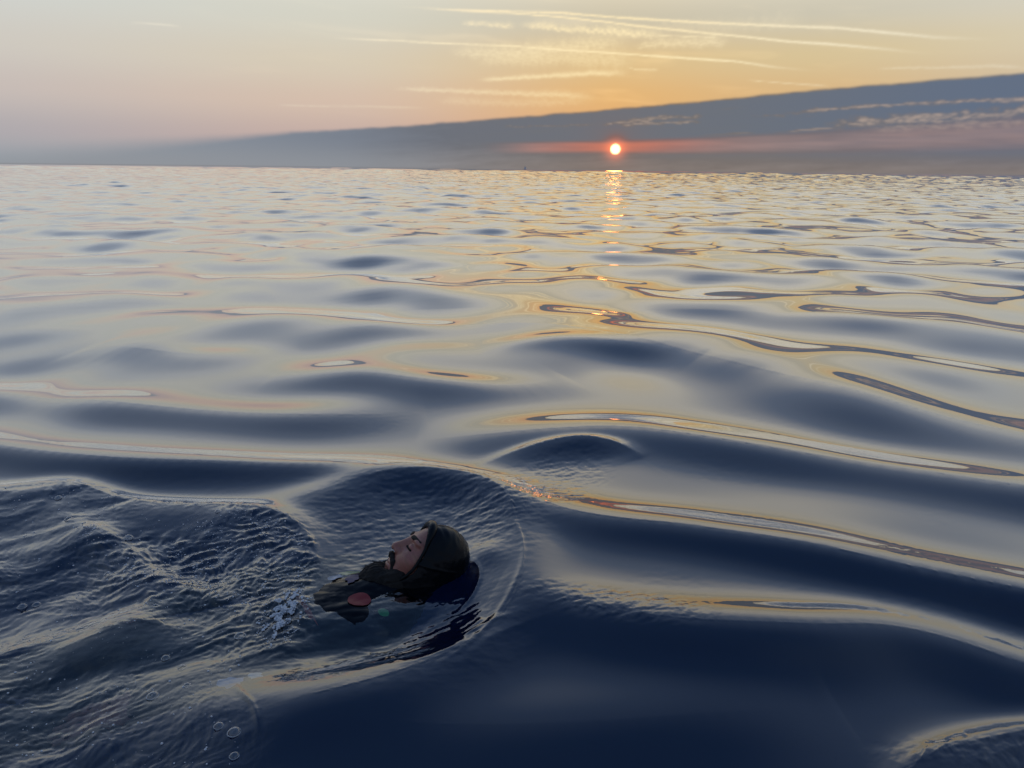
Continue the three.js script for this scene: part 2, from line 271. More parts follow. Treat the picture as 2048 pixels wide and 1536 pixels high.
function heightAt(x, z, spacing = 0.003) {
  const r = Math.hypot(x, z);
  let h = swell(x, z, spacing) * mix(0.5, 1, smooth(2, 5.5, r));
  if (r < 9) {
    for (const q of RIDGES) h += ridgeAt(q, x, z);
    if (r < 4.5) {
      const dx = x - HEAD[0], dz = z - HEAD[1], u = dx * AX[0] + dz * AX[1], v = -dx * AX[1] + dz * AX[0];   // along the body towards the head, and across it towards the viewer
      h -= 0.018 * blob(x, z, -0.3, -1.8, 0.3, 0.36);              // hollow alongside the swimmer
      h += 0.012 * Math.exp(-((Math.hypot(u - 0.17, v * 0.8) / 0.06) ** 2));   // water piling up ahead of the head
      h -= 0.038 * Math.exp(-(((u + 0.2) / 0.25) ** 2) - ((v - 0.26) / 0.085) ** 2);
      h += 0.006 * Math.exp(-((((u + 0.28) / 0.24) ** 2 + ((v - 0.06) / 0.17) ** 2) ** 1.3));         // water carried over the chest
      // fine capillary ripples inside the bow wave and on the crests beside it
      const cap = blob(x, z, -0.3, -2.15, 0.38, 0.34) + 0.9 * blob(x + (z + 2.45) * 0.5, z, 0.1, -2.45, 0.2, 0.36) + 1.1 * blob(x, z - (x - 0.26) * 0.3, 0.26, -1.66, 0.22, 0.075) + 0.7 * blob(x, z, -0.35, -1.62, 0.36, 0.26) + 0.9 * blob(x, z, 1.0, -1.2, 0.26, 0.05);
      const tiny = smooth(0.05, 0.5, fbm(x * 2.1 + 5, z * 2.6, 2)) * smooth(4.2, 2.8, r);
      if (tiny > 0.01) h += tiny * 0.00022 * fbm(u * 26, v * 40, 2);
      if (cap > 0.01) h += cap * (0.0018 * fbm(u * 30 + 0.4 * noise(u * 9, v * 9), v * 58, 3) + 0.0016 * noise(u * 13, v * 24));
      // longer folds of water streaming back along the near shoulder
      const fold = blob(x, z, -0.3, -1.56, 0.3, 0.14);
      if (fold > 0.01) h += fold * 0.005 * (1 - 2.4 * Math.abs(noise(u * 4.5 + 3, v * 17 + u * 3)));
      // churned wake
      const ch = churn(x, z), fade = mix(0.03, 0.11, smooth(-1.62, -1.4, z)), wake = smooth(-fade, fade, ch) * smooth(4.4, 3.4, r);
      h -= 0.07 * (z + 1.95) * smooth(-0.05, 0.38, ch) * smooth(4.4, 3.2, r);   // the churned patch leans a little towards the viewer
      if (wake > 0.005) {
        const wx = 0.06 * fbm(u * 4, v * 5, 2), wz = 0.05 * fbm(u * 4 + 40, v * 5, 2), U = u + wx, V = v + wz;
        const lobe = blob(x, z, -0.82, -1.98, 0.42, 0.28) + 0.7 * blob(x, z, -0.62, -1.62, 0.16, 0.16) + 0.5 * blob(x, z, -1.5, -2.38, 0.3, 0.09), calm = 1 - 0.85 * blob(x, z, -1.05, -2.13, 0.2, 0.1) - 0.5 * blob(x, z, -0.66, -1.36, 0.16, 0.12) - 0.7 * blob(x, z, -0.95, -1.53, 0.16, 0.07);
        const patch = smooth(-0.35, 0.45, fbm(u * 2.2 + 9, v * 4.2, 2));
        const n1 = Math.abs(fbm(U * 3.4, V * 8.5, 3)), cell = (p, q) => { const a = noise(p, q); return a * a * 2.2; }, n2 = cell(U * 16, V * 22) + 0.45 * cell(U * 34 + 9, V * 44), n3 = fbm(U * 60, V * 72, 2), n4 = fbm(U * 9, V * 30 + U * 4, 3), n5 = fbm(U * 26, V * 84 + U * 10, 2);
        h += wake * calm * (0.012 * fbm(u * 2.3, v * 4.4, 2) + 0.011 * noise(U * 4.6 + 3, V * 8.2) - 0.005 * n1 + (0.0013 * patch + 0.0005) * n4 + (0.0012 + 0.0095 * lobe) * (n2 - 0.25) + 0.0007 * n5 + (0.0006 + 0.0007 * patch + 0.0012 * lobe) * n3);
      }
    }
  }
  return h;
}
{
  // one sheet, fine before the viewer and coarser to the sides, behind and towards the horizon
  const az = []; const FINE = 1440, HALF = 42;
  for (let i = 0; i <= FINE; i++) az.push(-HALF + 2 * HALF * i / FINE);
  for (let i = 1; i < 48; i++) az.push(HALF + (360 - 2 * HALF) * i / 48);
  if (az.length % 2) az.push(360 - HALF - 2);
  const nc = az.length, sn = az.map((a) => Math.sin(a * RAD)), cs = az.map((a) => Math.cos(a * RAD));
  const radii = [];
  for (let i = 0; i < 18; i++) radii.push(0.03 + 1.0 * (i / 18));
  for (let d = 46.3; d > 10.4; d -= 0.062) radii.push(EYE / Math.tan(d * RAD));
  const seam = radii.length - 1;
  for (let r = radii[seam]; r < 7000;) { r += r < 35 ? 0.13 : 0.13 * (r / 35) ** 1.4; radii.push(r); }
  const pos = [], row = [];
  for (let j = 0; j < radii.length; j++) {
    const r = radii[j], st = j <= seam ? 1 : 2, sp = j <= seam ? 0.003 : Math.max(radii[j] - radii[j - 1], r * 0.002);
    row.push(pos.length / 3);
    for (let i = 0; i < nc; i += st) pos.push(r * sn[i], heightAt(r * sn[i], -r * cs[i], sp), -r * cs[i]);
    if (j === seam) for (let i = 1; i < nc; i += 2) { const b = row[j], p = b + i - 1, q = b + (i + 1) % nc; for (let k = 0; k < 3; k++) pos[(b + i) * 3 + k] = (pos[p * 3 + k] + pos[q * 3 + k]) / 2; }
  }
  const idx = [];
  for (let j = 1; j < radii.length; j++) {
    const st = j <= seam ? 1 : 2, n = Math.ceil(nc / st), ps = j - 1 <= seam ? 1 : 2, s = st / ps;
    for (let i = 0; i < n; i++) { const i2 = (i + 1) % n, a = row[j - 1] + i * s, b = row[j - 1] + i2 * s, c = row[j] + i, d = row[j] + i2; idx.push(a, b, c, b, d, c); }
  }
  const g = new THREE.BufferGeometry();
  g.setAttribute('position', new THREE.Float32BufferAttribute(pos, 3)); g.setIndex(idx); g.computeVertexNormals();
  console.log('sea triangles', idx.length / 3, 'rows', radii.length, 'normal', g.attributes.normal.getY(500));
  const water = new THREE.MeshPhysicalMaterial({ color: 0xffffff, roughness: 0.0, metalness: 0, transmission: 1, thickness: 3, ior: 1.45, clearcoat: 1, clearcoatRoughness: 0, attenuationColor: new THREE.Color().setRGB(0.22, 0.6, 0.8), attenuationDistance: 1.2 });
  water.name = 'sea_water';
  const sea = new THREE.Mesh(g, water); sea.name = 'sea'; sea.userData = { kind: 'structure', label: 'glassy dark blue sea with slow rounded swell reaching to the horizon', category: 'sea' };
  sea.receiveShadow = sea.castShadow = true;
  scene.add(sea);
  const floor = new THREE.Mesh(new THREE.CircleGeometry(7200, 96).rotateX(-Math.PI / 2), new THREE.MeshStandardMaterial({ color: new THREE.Color().setRGB(0.014, 0.08, 0.145), roughness: 1 }));  // added floor, its blue stands in for light scattered up from deep water
  floor.position.y = -2.4; floor.name = 'upwelling_sheet'; floor.userData = { kind: 'structure' }; floor.receiveShadow = true;
  scene.add(floor);
}
// ------------------------------------------------------------------ meshing a distance field (naive surface nets)
function isoMesh(f, lo, hi, cell) {
  const n = lo.map((a, k) => Math.ceil((hi[k] - a) / cell) + 1), [nx, ny, nz] = n, val = new Float32Array(nx * ny * nz), id = new Int32Array(nx * ny * nz).fill(-1), pos = [], idx = [];
  const at = (i, j, k) => (k * ny + j) * nx + i;
  for (let k = 0; k < nz; k++) for (let j = 0; j < ny; j++) for (let i = 0; i < nx; i++) val[at(i, j, k)] = f(lo[0] + i * cell, lo[1] + j * cell, lo[2] + k * cell);
  for (let k = 0; k < nz - 1; k++) for (let j = 0; j < ny - 1; j++) for (let i = 0; i < nx - 1; i++) {
    let cx = 0, cy = 0, cz = 0, m = 0;
    const v = (a, b, c) => val[at(i + a, j + b, k + c)];
    const edge = (a, b, c, d, e, g) => { const p = v(a, b, c), q = v(d, e, g); if ((p < 0) !== (q < 0)) { const t = p / (p - q); cx += a + (d - a) * t; cy += b + (e - b) * t; cz += c + (g - c) * t; m++; } };
    edge(0, 0, 0, 1, 0, 0); edge(0, 1, 0, 1, 1, 0); edge(0, 0, 1, 1, 0, 1); edge(0, 1, 1, 1, 1, 1);
    edge(0, 0, 0, 0, 1, 0); edge(1, 0, 0, 1, 1, 0); edge(0, 0, 1, 0, 1, 1); edge(1, 0, 1, 1, 1, 1);
    edge(0, 0, 0, 0, 0, 1); edge(1, 0, 0, 1, 0, 1); edge(0, 1, 0, 0, 1, 1); edge(1, 1, 0, 1, 1, 1);
    if (!m) continue;
    id[at(i, j, k)] = pos.length / 3;
    pos.push(lo[0] + (i + cx / m) * cell, lo[1] + (j + cy / m) * cell, lo[2] + (k + cz / m) * cell);
  }
  const quad = (a, b, c, d, flip) => { if (a < 0 || b < 0 || c < 0 || d < 0) return; if (flip) idx.push(a, c, b, a, d, c); else idx.push(a, b, c, a, c, d); };
  for (let k = 1; k < nz - 1; k++) for (let j = 1; j < ny - 1; j++) for (let i = 1; i < nx - 1; i++) {
    const s = val[at(i, j, k)] < 0;
    if (s !== (val[at(i + 1, j, k)] < 0)) quad(id[at(i, j - 1, k - 1)], id[at(i, j, k - 1)], id[at(i, j, k)], id[at(i, j - 1, k)], !s);
    if (s !== (val[at(i, j + 1, k)] < 0)) quad(id[at(i - 1, j, k - 1)], id[at(i - 1, j, k)], id[at(i, j, k)], id[at(i, j, k - 1)], !s);
    if (s !== (val[at(i, j, k + 1)] < 0)) quad(id[at(i - 1, j - 1, k)], id[at(i, j - 1, k)], id[at(i, j, k)], id[at(i - 1, j, k)], !s);
  }
  const g = new THREE.BufferGeometry();
  g.setAttribute('position', new THREE.Float32BufferAttribute(pos, 3)); g.setIndex(idx);
  const e = 0.0015, nor = [];
  for (let i = 0; i < pos.length; i += 3) { const [x, y, z] = [pos[i], pos[i + 1], pos[i + 2]]; const a = f(x + e, y, z) - f(x - e, y, z), b = f(x, y + e, z) - f(x, y - e, z), c = f(x, y, z + e) - f(x, y, z - e), l = Math.hypot(a, b, c) || 1; nor.push(a / l, b / l, c / l); }
  g.setAttribute('normal', new THREE.Float32BufferAttribute(nor, 3));
  return g;
}
const smin = (a, b, k) => { const h = Math.max(k - Math.abs(a - b), 0) / k; return Math.min(a, b) - h * h * k / 4; };
const smax = (a, b, k) => -smin(-a, -b, k);
const ell = (x, y, z, cx, cy, cz, rx, ry, rz) => { const a = (x - cx) / rx, b = (y - cy) / ry, c = (z - cz) / rz, k0 = Math.hypot(a, b, c), k1 = Math.hypot(a / rx, b / ry, c / rz); return k1 > 1e-9 ? k0 * (k0 - 1) / k1 : -Math.min(rx, ry, rz); };
function cap(x, y, z, a, b, ra, rb) {
  const ex = b[0] - a[0], ey = b[1] - a[1], ez = b[2] - a[2], t = clamp(((x - a[0]) * ex + (y - a[1]) * ey + (z - a[2]) * ez) / (ex * ex + ey * ey + ez * ez));
  return Math.hypot(x - a[0] - ex * t, y - a[1] - ey * t, z - a[2] - ez * t) - mix(ra, rb, t);
}

// ------------------------------------------------------------------ the swimmer, on his back, head first to the right
function named(m, name, parent, label) { m.name = name; m.castShadow = m.receiveShadow = true; if (label) m.userData.label = label; parent.add(m); return m; }
{
  const person = new THREE.Group(); person.name = 'person';
  person.position.set(HEAD[0], 0.007, HEAD[1]); person.rotation.y = Math.atan2(0.39, 0.92);
  person.userData = { category: 'person', label: 'swimmer in a dark hood floating on his back, bearded face turned up, eyes closed' };
  scene.add(person);
  // head axes within the body: X to his left, Y to the crown, Z where the face looks
  const TILT = 42 * RAD, TURN = -12 * RAD;
  const k = new THREE.Vector3(Math.cos(TILT), Math.sin(TILT), 0), f0 = new THREE.Vector3(-Math.sin(TILT), Math.cos(TILT), 0), l0 = new THREE.Vector3(0, 0, 1);
  const f = f0.clone().multiplyScalar(Math.cos(TURN)).addScaledVector(l0, Math.sin(TURN)), l = l0.clone().multiplyScalar(Math.cos(TURN)).addScaledVector(f0, -Math.sin(TURN));
  const HM = new THREE.Matrix4().makeBasis(l, k, f).scale(new THREE.Vector3(0.95, 0.95, 0.95)).setPosition(-0.004, 0.03, 0);
  const skull = (x, y, z) => smin(ell(x, y, z, 0, 0.035, -0.012, 0.074, 0.092, 0.094), ell(x, y, z, 0, -0.045, 0.03, 0.056, 0.076, 0.058), 0.05);
  const face = (x, y, z) => {
    const s = Math.abs(x);
    let d = skull(x, y, z);
    d = smin(d, cap(x, y, z, [0, -0.06, -0.035], [0, -0.2, -0.07], 0.052, 0.06), 0.04);   // neck
    d = smin(d, ell(s, y, z, 0.024, 0.038, 0.071, 0.03, 0.009, 0.014), 0.016);             // brow
    d = smin(d, ell(s, y, z, 0.04, -0.014, 0.056, 0.022, 0.02, 0.02), 0.03);               // cheekbone
    d = smin(d, ell(x, y, z, 0, -0.112, 0.058, 0.024, 0.018, 0.02), 0.03);                 // chin
    d = smax(d, -ell(s, y, z, 0.031, 0.018, 0.094, 0.017, 0.012, 0.017), 0.014);           // eye sockets
    d = smin(d, ell(s, y, z, 0.031, 0.017, 0.073, 0.0145, 0.0115, 0.012), 0.004);          // closed lids
    d = smax(d, -cap(s, y, z, [0.018, 0.0095, 0.0845], [0.046, 0.0095, 0.076], 0.0024, 0.0022), 0.002);   // the line where they close
    d = smin(d, cap(x, y, z, [0, 0.03, 0.08], [0, -0.017, 0.103], 0.0085, 0.0115), 0.012); // nose
    d = smin(d, ell(s, y, z, 0.012, -0.021, 0.092, 0.0085, 0.0085, 0.011), 0.007);
    d = smax(d, -ell(s, y, z, 0.007, -0.029, 0.099, 0.004, 0.004, 0.006), 0.004);
    d = smin(d, ell(x, y, z, 0, -0.058, 0.081, 0.023, 0.006, 0.01), 0.008);                // lips
    d = smin(d, ell(x, y, z, 0, -0.069, 0.08, 0.02, 0.007, 0.01), 0.006);
    d = smax(d, -cap(x, y, z, [-0.022, -0.064, 0.088], [0.022, -0.064, 0.088], 0.0016, 0.0016), 0.003);
    d = smin(d, ell(s, y, z, 0.066, 0, -0.012, 0.006, 0.028, 0.016), 0.008);               // ears, under the hood
    return d;
  };
  // body in the person's axes: x towards the head, y up, z towards the viewer (his left)
  const limb = (s) => [[[-0.2, -0.09, 0.17 * s], [-0.47, -0.115, 0.235 * s], 0.05, 0.04], [[-0.47, -0.115, 0.235 * s], [-0.71, -0.12, 0.2 * s], 0.039, 0.027]];
  const leg = (s) => [[[-0.76, -0.2, 0.09 * s], [-1.18, -0.23, 0.12 * s], 0.085, 0.058], [[-1.18, -0.23, 0.12 * s], [-1.58, -0.3, 0.11 * s], 0.055, 0.036], [[-1.58, -0.3, 0.11 * s], [-1.72, -0.22, 0.11 * s], 0.036, 0.026], [[-1.62, -0.31, 0.11 * s], [-1.68, -0.2, 0.12 * s], 0.034, 0.026]];
  const hand = (x, y, z, s) => {
    let d = ell(x, y, z, -0.765, -0.125, 0.19 * s, 0.05, 0.014, 0.042);
    const tip = [[0.028, 0.078], [0.009, 0.09], [-0.011, 0.083], [-0.031, 0.064]];
    for (const [o, len] of tip) { const z0 = (0.19 + o) * s, z1 = (0.188 + o * 1.25) * s; d = smin(d, Math.min(cap(x, y, z, [-0.795, -0.125, z0], [-0.805 - len * 0.5, -0.128, z1], 0.009, 0.0085), cap(x, y, z, [-0.805 - len * 0.5, -0.128, z1], [-0.805 - len, -0.142, z1], 0.0085, 0.007)), 0.008); }
    return smin(d, Math.min(cap(x, y, z, [-0.745, -0.125, 0.155 * s], [-0.785, -0.135, 0.128 * s], 0.013, 0.0105), cap(x, y, z, [-0.785, -0.135, 0.128 * s], [-0.815, -0.14, 0.125 * s], 0.0105, 0.008)), 0.012);
  };
  const torso = (x, y, z) => {
    let d = ell(x, y, z, -0.265, -0.1, 0.045, 0.205, 0.105, 0.182);
    d = smin(d, cap(x, y, z, [-0.2, -0.1, -0.165], [-0.2, -0.1, 0.165], 0.066, 0.066), 0.07);
    d = smin(d, cap(x, y, z, [-0.05, -0.02, 0], [-0.2, -0.09, 0], 0.058, 0.07), 0.06);
    d = smin(d, ell(x, y, z, -0.58, -0.155, 0, 0.2, 0.085, 0.14), 0.1);
    d = smin(d, ell(x, y, z, -0.78, -0.2, 0, 0.14, 0.105, 0.165), 0.08);
    for (const s of [-1, 1]) { for (const q of limb(s)) d = smin(d, cap(x, y, z, ...q), 0.03); for (const q of leg(s)) d = smin(d, cap(x, y, z, ...q), 0.04); }
    return d;
  };
  const figure = (x, y, z) => { const z2 = Math.abs(z); return smin(torso(x, y, z), x < -0.66 && z2 > 0.09 && x > -0.95 ? hand(x, y, z, Math.sign(z) || 1) : 9, 0.012); };
  const headGeo = isoMesh(face, [-0.11, -0.2, -0.13], [0.11, 0.15, 0.14], 0.003).applyMatrix4(HM);
  const bodyGeo = isoMesh(torso, [-1.85, -0.45, -0.42], [0.1, 0.1, 0.42], 0.012);
  const hands = [-1, 1].map((s) => isoMesh((x, y, z) => smin(hand(x, y, z, s), cap(x, y, z, [-0.66, -0.115, 0.21 * s], [-0.74, -0.122, 0.195 * s], 0.028, 0.024), 0.02), [-0.95, -0.19, s > 0 ? 0.1 : -0.28], [-0.64, -0.07, s > 0 ? 0.28 : -0.1], 0.004));
  const skin = new THREE.MeshPhysicalMaterial({ color: new THREE.Color().setRGB(0.40, 0.185, 0.135), roughness: 0.42, clearcoat: 0.25, clearcoatRoughness: 0.3 });
  {
    const S = 256, dat = new Uint8Array(S * S * 4);
    for (let j = 0; j < S; j++) for (let i = 0; i < S; i++) { const o = (j * S + i) * 4, v = 232 + 22 * fbm(i * 0.05, j * 0.05, 3) + 22 * (rnd() - 0.5); dat[o] = clamp(v + 10, 0, 255); dat[o + 1] = clamp(v - 4 + 20 * fbm(i * 0.03 + 9, j * 0.03, 2), 0, 255); dat[o + 2] = clamp(v - 4, 0, 255); dat[o + 3] = 255; }
    const t = new THREE.DataTexture(dat, S, S); t.colorSpace = THREE.SRGBColorSpace; t.magFilter = t.minFilter = THREE.LinearFilter; t.wrapS = t.wrapT = THREE.RepeatWrapping; t.needsUpdate = true;
    skin.map = t;
  }
  const withUv = (g) => { const p = g.attributes.position, uv = []; for (let i = 0; i < p.count; i++) uv.push(p.getX(i) * 12 + p.getY(i) * 5, p.getZ(i) * 12 + p.getY(i) * 9); g.setAttribute('uv', new THREE.Float32BufferAttribute(uv, 2)); return g; };
  named(new THREE.Mesh(withUv(mergeGeometries([headGeo, bodyGeo, ...hands])), skin), 'body', person);
  // wetsuit: the same figure, a little larger, up to the neck
  const suitField = (x, y, z) => smax(torso(x, y, z) - 0.009 - 0.004 * fbm(x * 6 + z * 5, z * 14 - x * 6, 2) - 0.0028 * Math.abs(noise(x * 9 + z * 9, z * 34 - x * 14)) - 0.0012 * noise(x * 34 + z * 20, z * 52), x - 0.03, 0.01);
  const rubber = new THREE.MeshPhysicalMaterial({ color: new THREE.Color().setRGB(0.0035, 0.0037, 0.006), roughness: 0.2, specularIntensity: 0.3, specularColor: new THREE.Color(0.75, 0.88, 1) });
  const suit = named(new THREE.Mesh(isoMesh(suitField, [-1.9, -0.48, -0.45], [0.1, 0.12, 0.45], 0.0075), rubber), 'wetsuit', person);
  const onSuit = (x, z) => { let y = 0.15; for (let i = 0; i < 90; i++) { const d = suitField(x, y, z); if (d < 0.0005) break; y -= Math.max(0.0008, d * 0.6); if (y < -0.3) break; } return y; };
  // a flat print lying on the suit: an outline in (x, z), filled as a fan of small rings
  function print(name, cx, cz, rx, rz, turn, wobble, col, label, rings = 5, n = 28) {
    const p = [], ix = [];
    for (let a = 0; a <= rings; a++) for (let b = 0; b < n; b++) { const q = b / n * Math.PI * 2, w = 1 + wobble * noise(Math.cos(q) * 2 + cx * 50, Math.sin(q) * 2 + cz * 50), u = Math.cos(q) * rx * w * a / rings, v = Math.sin(q) * rz * w * a / rings, x = cx + u * Math.cos(turn) - v * Math.sin(turn), z = cz + u * Math.sin(turn) + v * Math.cos(turn); p.push(x, onSuit(x, z) + 0.003, z); }
    for (let a = 0; a < rings; a++) for (let b = 0; b < n; b++) { const c = a * n + b, d = a * n + (b + 1) % n; ix.push(c, d, c + n, d, d + n, c + n); }
    const g = new THREE.BufferGeometry(); g.setAttribute('position', new THREE.Float32BufferAttribute(p, 3)); g.setIndex(ix); g.computeVertexNormals();
    if (g.attributes.normal.getY(rings * n) < 0) { for (let i = 0; i < ix.length; i += 3) [ix[i], ix[i + 1]] = [ix[i + 1], ix[i]]; g.setIndex(ix); g.computeVertexNormals(); }
    return named(new THREE.Mesh(g, new THREE.MeshStandardMaterial({ color: new THREE.Color().setRGB(...col), roughness: 0.55, side: THREE.DoubleSide })), name, suit, label);
  }
  print('emblem', -0.205, 0.085, 0.03, 0.026, 0.2, 0.1, [0.2, 0.011, 0.016], 'round red emblem on the chest');
  print('emblem', -0.155, 0.14, 0.014, 0.014, 0, 0.05, [0.02, 0.3, 0.09], 'small green dot of a lens ghost, painted on the chest');  // lens ghost of the sun, painted in as a dot on the suit
  print('chest_print', -0.2, -0.075, 0.03, 0.013, 0.3, 0.6, [0.4, 0.45, 0.09], 'yellow green mark on the chest print');
  print('chest_print', -0.245, -0.06, 0.02, 0.016, 0, 0.9, [0.4, 0.45, 0.58], 'white mark on the chest print');
  print('chest_print', -0.2, -0.02, 0.02, 0.034, 0.4, 0.4, [0.006, 0.012, 0.09], 'blue mark on the chest print');
  print('sleeve_print', -0.53, 0.248, 0.032, 0.016, 0.5, 0.6, [0.3, 0.38, 0.55], 'pale blue print on the sleeve');
  print('sleeve_print', -0.48, 0.25, 0.016, 0.012, 0.2, 0.6, [0.6, 0.62, 0.65], 'white print on the sleeve');
  print('chest_strap', -0.34, 0.05, 0.0065, 0.08, -0.2, 0.6, [0.2, 0.022, 0.014], 'thin red strap across the chest', 4, 40);
  // hood: a rubber skin over the skull and neck with an opening for the face
  const open = (x, y, z) => Math.hypot(x / 0.071, (y + 0.015) / 0.112) - 1;
  const hoodField = (x, y, z) => {
    let d = smin(ell(x, y, z, 0, 0.037, -0.013, 0.0805, 0.097, 0.1), ell(x, y, z, 0, -0.05, 0.018, 0.071, 0.09, 0.068), 0.05);
    d = smin(d, cap(x, y, z, [0, -0.06, -0.035], [0, -0.2, -0.075], 0.066, 0.078), 0.05);
    const seam = 0.0018 * Math.exp(-((Math.abs(x) / 0.005) ** 2)) + 0.0016 * Math.exp(-(((y - 0.02 + 0.5 * z) / 0.005) ** 2)) - 0.0016 * fbm(y * 22 + z * 9, z * 30 + x * 12, 2);
    d += 0.0012 * noise(y * 60, z * 60 + x * 30) - seam;
    const hole = smax(open(x, y, z) * 0.06, -0.004 - z + 0.12 * Math.max(0, y - 0.05), 0.008);
    return smax(d, -hole, 0.006);
  };
  const hoodMat = new THREE.MeshPhysicalMaterial({ color: new THREE.Color().setRGB(0.0034, 0.0036, 0.0046), roughness: 0.24, specularIntensity: 0.42, specularColor: new THREE.Color(0.8, 0.9, 1) });
  const hood = named(new THREE.Mesh(isoMesh(hoodField, [-0.11, -0.21, -0.14], [0.11, 0.16, 0.11], 0.003).applyMatrix4(HM), hoodMat), 'hood', person);
  {
    const pts = [], rad = []; const n = 72, outer = (x, y, z) => smin(ell(x, y, z, 0, 0.037, -0.013, 0.0805, 0.097, 0.1), ell(x, y, z, 0, -0.05, 0.018, 0.071, 0.09, 0.068), 0.05);
    for (let i = 0; i < n; i++) { const a = i / n * Math.PI * 2, x = 0.0725 * Math.sin(a), y = -0.015 + 0.114 * Math.cos(a); let z = 0.14; while (outer(x, y, z) > 0.0005 && z > -0.02) z -= 0.001; pts.push(new THREE.Vector3(x, y, z)); rad.push(0.0045 + 0.0042 * smooth(0.3, 1, Math.cos(a))); }
    const cv = new THREE.CatmullRomCurve3(pts, true), g = new THREE.TubeGeometry(cv, 144, 1, 10, true), p = g.attributes.position, c = new THREE.Vector3();
    for (let i = 0; i <= 144; i++) { cv.getPointAt((i % 144) / 144, c); const t = Math.cos(Math.atan2(c.x / 0.0725, (c.y + 0.015) / 0.114)), r = 0.0045 + 0.0095 * smooth(0.5, 1, t); for (let j = 0; j <= 10; j++) { const q = i * 11 + j; p.setXYZ(q, c.x + (p.getX(q) - c.x) * r, c.y + (p.getY(q) - c.y) * r, c.z + (p.getZ(q) - c.z) * r); } }
    g.computeVertexNormals(); g.applyMatrix4(HM);
    named(new THREE.Mesh(g, hoodMat), 'hood_rim', hood);
  }
  // beard and moustache, shaggy
  const shag = (x, y, z) => 0.0032 * fbm(x * 150, y * 55 + z * 60, 2) + 0.003 * noise(x * 60 + 4, z * 50 - y * 30);
  const hairMat = new THREE.MeshStandardMaterial({ color: new THREE.Color().setRGB(0.006, 0.0042, 0.0036), roughness: 0.8 });
  const beardField = (x, y, z) => {
    const s = Math.abs(x);
    let d = smin(ell(x, y, z, 0, -0.122, 0.066, 0.052, 0.054, 0.056), ell(s, y, z, 0.046, -0.085, 0.034, 0.025, 0.046, 0.044), 0.03);
    d = smin(d, ell(x, y, z, 0, -0.168, 0.066, 0.046, 0.054, 0.05), 0.03);
    d = smax(d, -ell(x, y, z, 0, -0.058, 0.092, 0.034, 0.028, 0.03), 0.01);
    return d + shag(x, y, z);
  };
  const stache = (x, y, z) => { const s = Math.abs(x); return smin(cap(s, y, z, [0.003, -0.04, 0.094], [0.024, -0.05, 0.082], 0.0085, 0.008), cap(s, y, z, [0.024, -0.05, 0.082], [0.034, -0.078, 0.066], 0.0075, 0.006), 0.008) + 0.6 * shag(x, y, z); };
  const beard = named(new THREE.Mesh(isoMesh(beardField, [-0.09, -0.25, -0.04], [0.09, -0.02, 0.14], 0.0028).applyMatrix4(HM), hairMat), 'beard', person);
  named(new THREE.Mesh(isoMesh(stache, [-0.05, -0.1, 0.04], [0.05, -0.02, 0.12], 0.002).applyMatrix4(HM), hairMat), 'moustache', person);
  for (const e of [1, -1]) {
    const span = (y0, y1, z0, z1) => e > 0 ? [[0.005, y0, z0], [0.056, y1, z1]] : [[-0.056, y0, z0], [-0.005, y1, z1]];
    named(new THREE.Mesh(isoMesh((x, y, z) => smax(face(x, y, z) - 0.0022 - 0.3 * shag(x, y, z), cap(x * e, y, z, [0.014, 0.04, 0.09], [0.044, 0.042, 0.07], 0.0075, 0.0065), 0.002), ...span(0.025, 0.058, 0.05, 0.1), 0.0016).applyMatrix4(HM), hairMat), 'eyebrow', person);
    named(new THREE.Mesh(isoMesh((x, y, z) => smax(face(x, y, z) - 0.0014, cap(x * e, y, z, [0.019, 0.0095, 0.084], [0.045, 0.0095, 0.076], 0.0034, 0.003), 0.001), ...span(0, 0.02, 0.055, 0.1), 0.0013).applyMatrix4(HM), hairMat), 'eyelash', person);
  }
  {
    const parts = [], p = beard.geometry.attributes.position, nn = beard.geometry.attributes.normal, up = new THREE.Vector3(0, 1, 0), dir = new THREE.Vector3(), q = new THREE.Quaternion();
    for (let i = 0; i < 420; i++) { const j = Math.floor(rnd() * p.count), L = 0.008 + 0.016 * rnd(); dir.set(nn.getX(j), nn.getY(j), nn.getZ(j)).addScaledVector(k, -1.1).addScaledVector(f, 0.1).add(new THREE.Vector3(rnd() - 0.5, rnd() - 0.7, rnd() - 0.5)).normalize(); const g = new THREE.ConeGeometry(0.0009, L, 4).translate(0, L * 0.4, 0).applyQuaternion(q.setFromUnitVectors(up, dir)).translate(p.getX(j), p.getY(j), p.getZ(j)); parts.push(g); }
    const m = named(new THREE.Mesh(mergeGeometries(parts), hairMat), 'beard_hair', beard); m.userData.kind = 'stuff';
  }
}

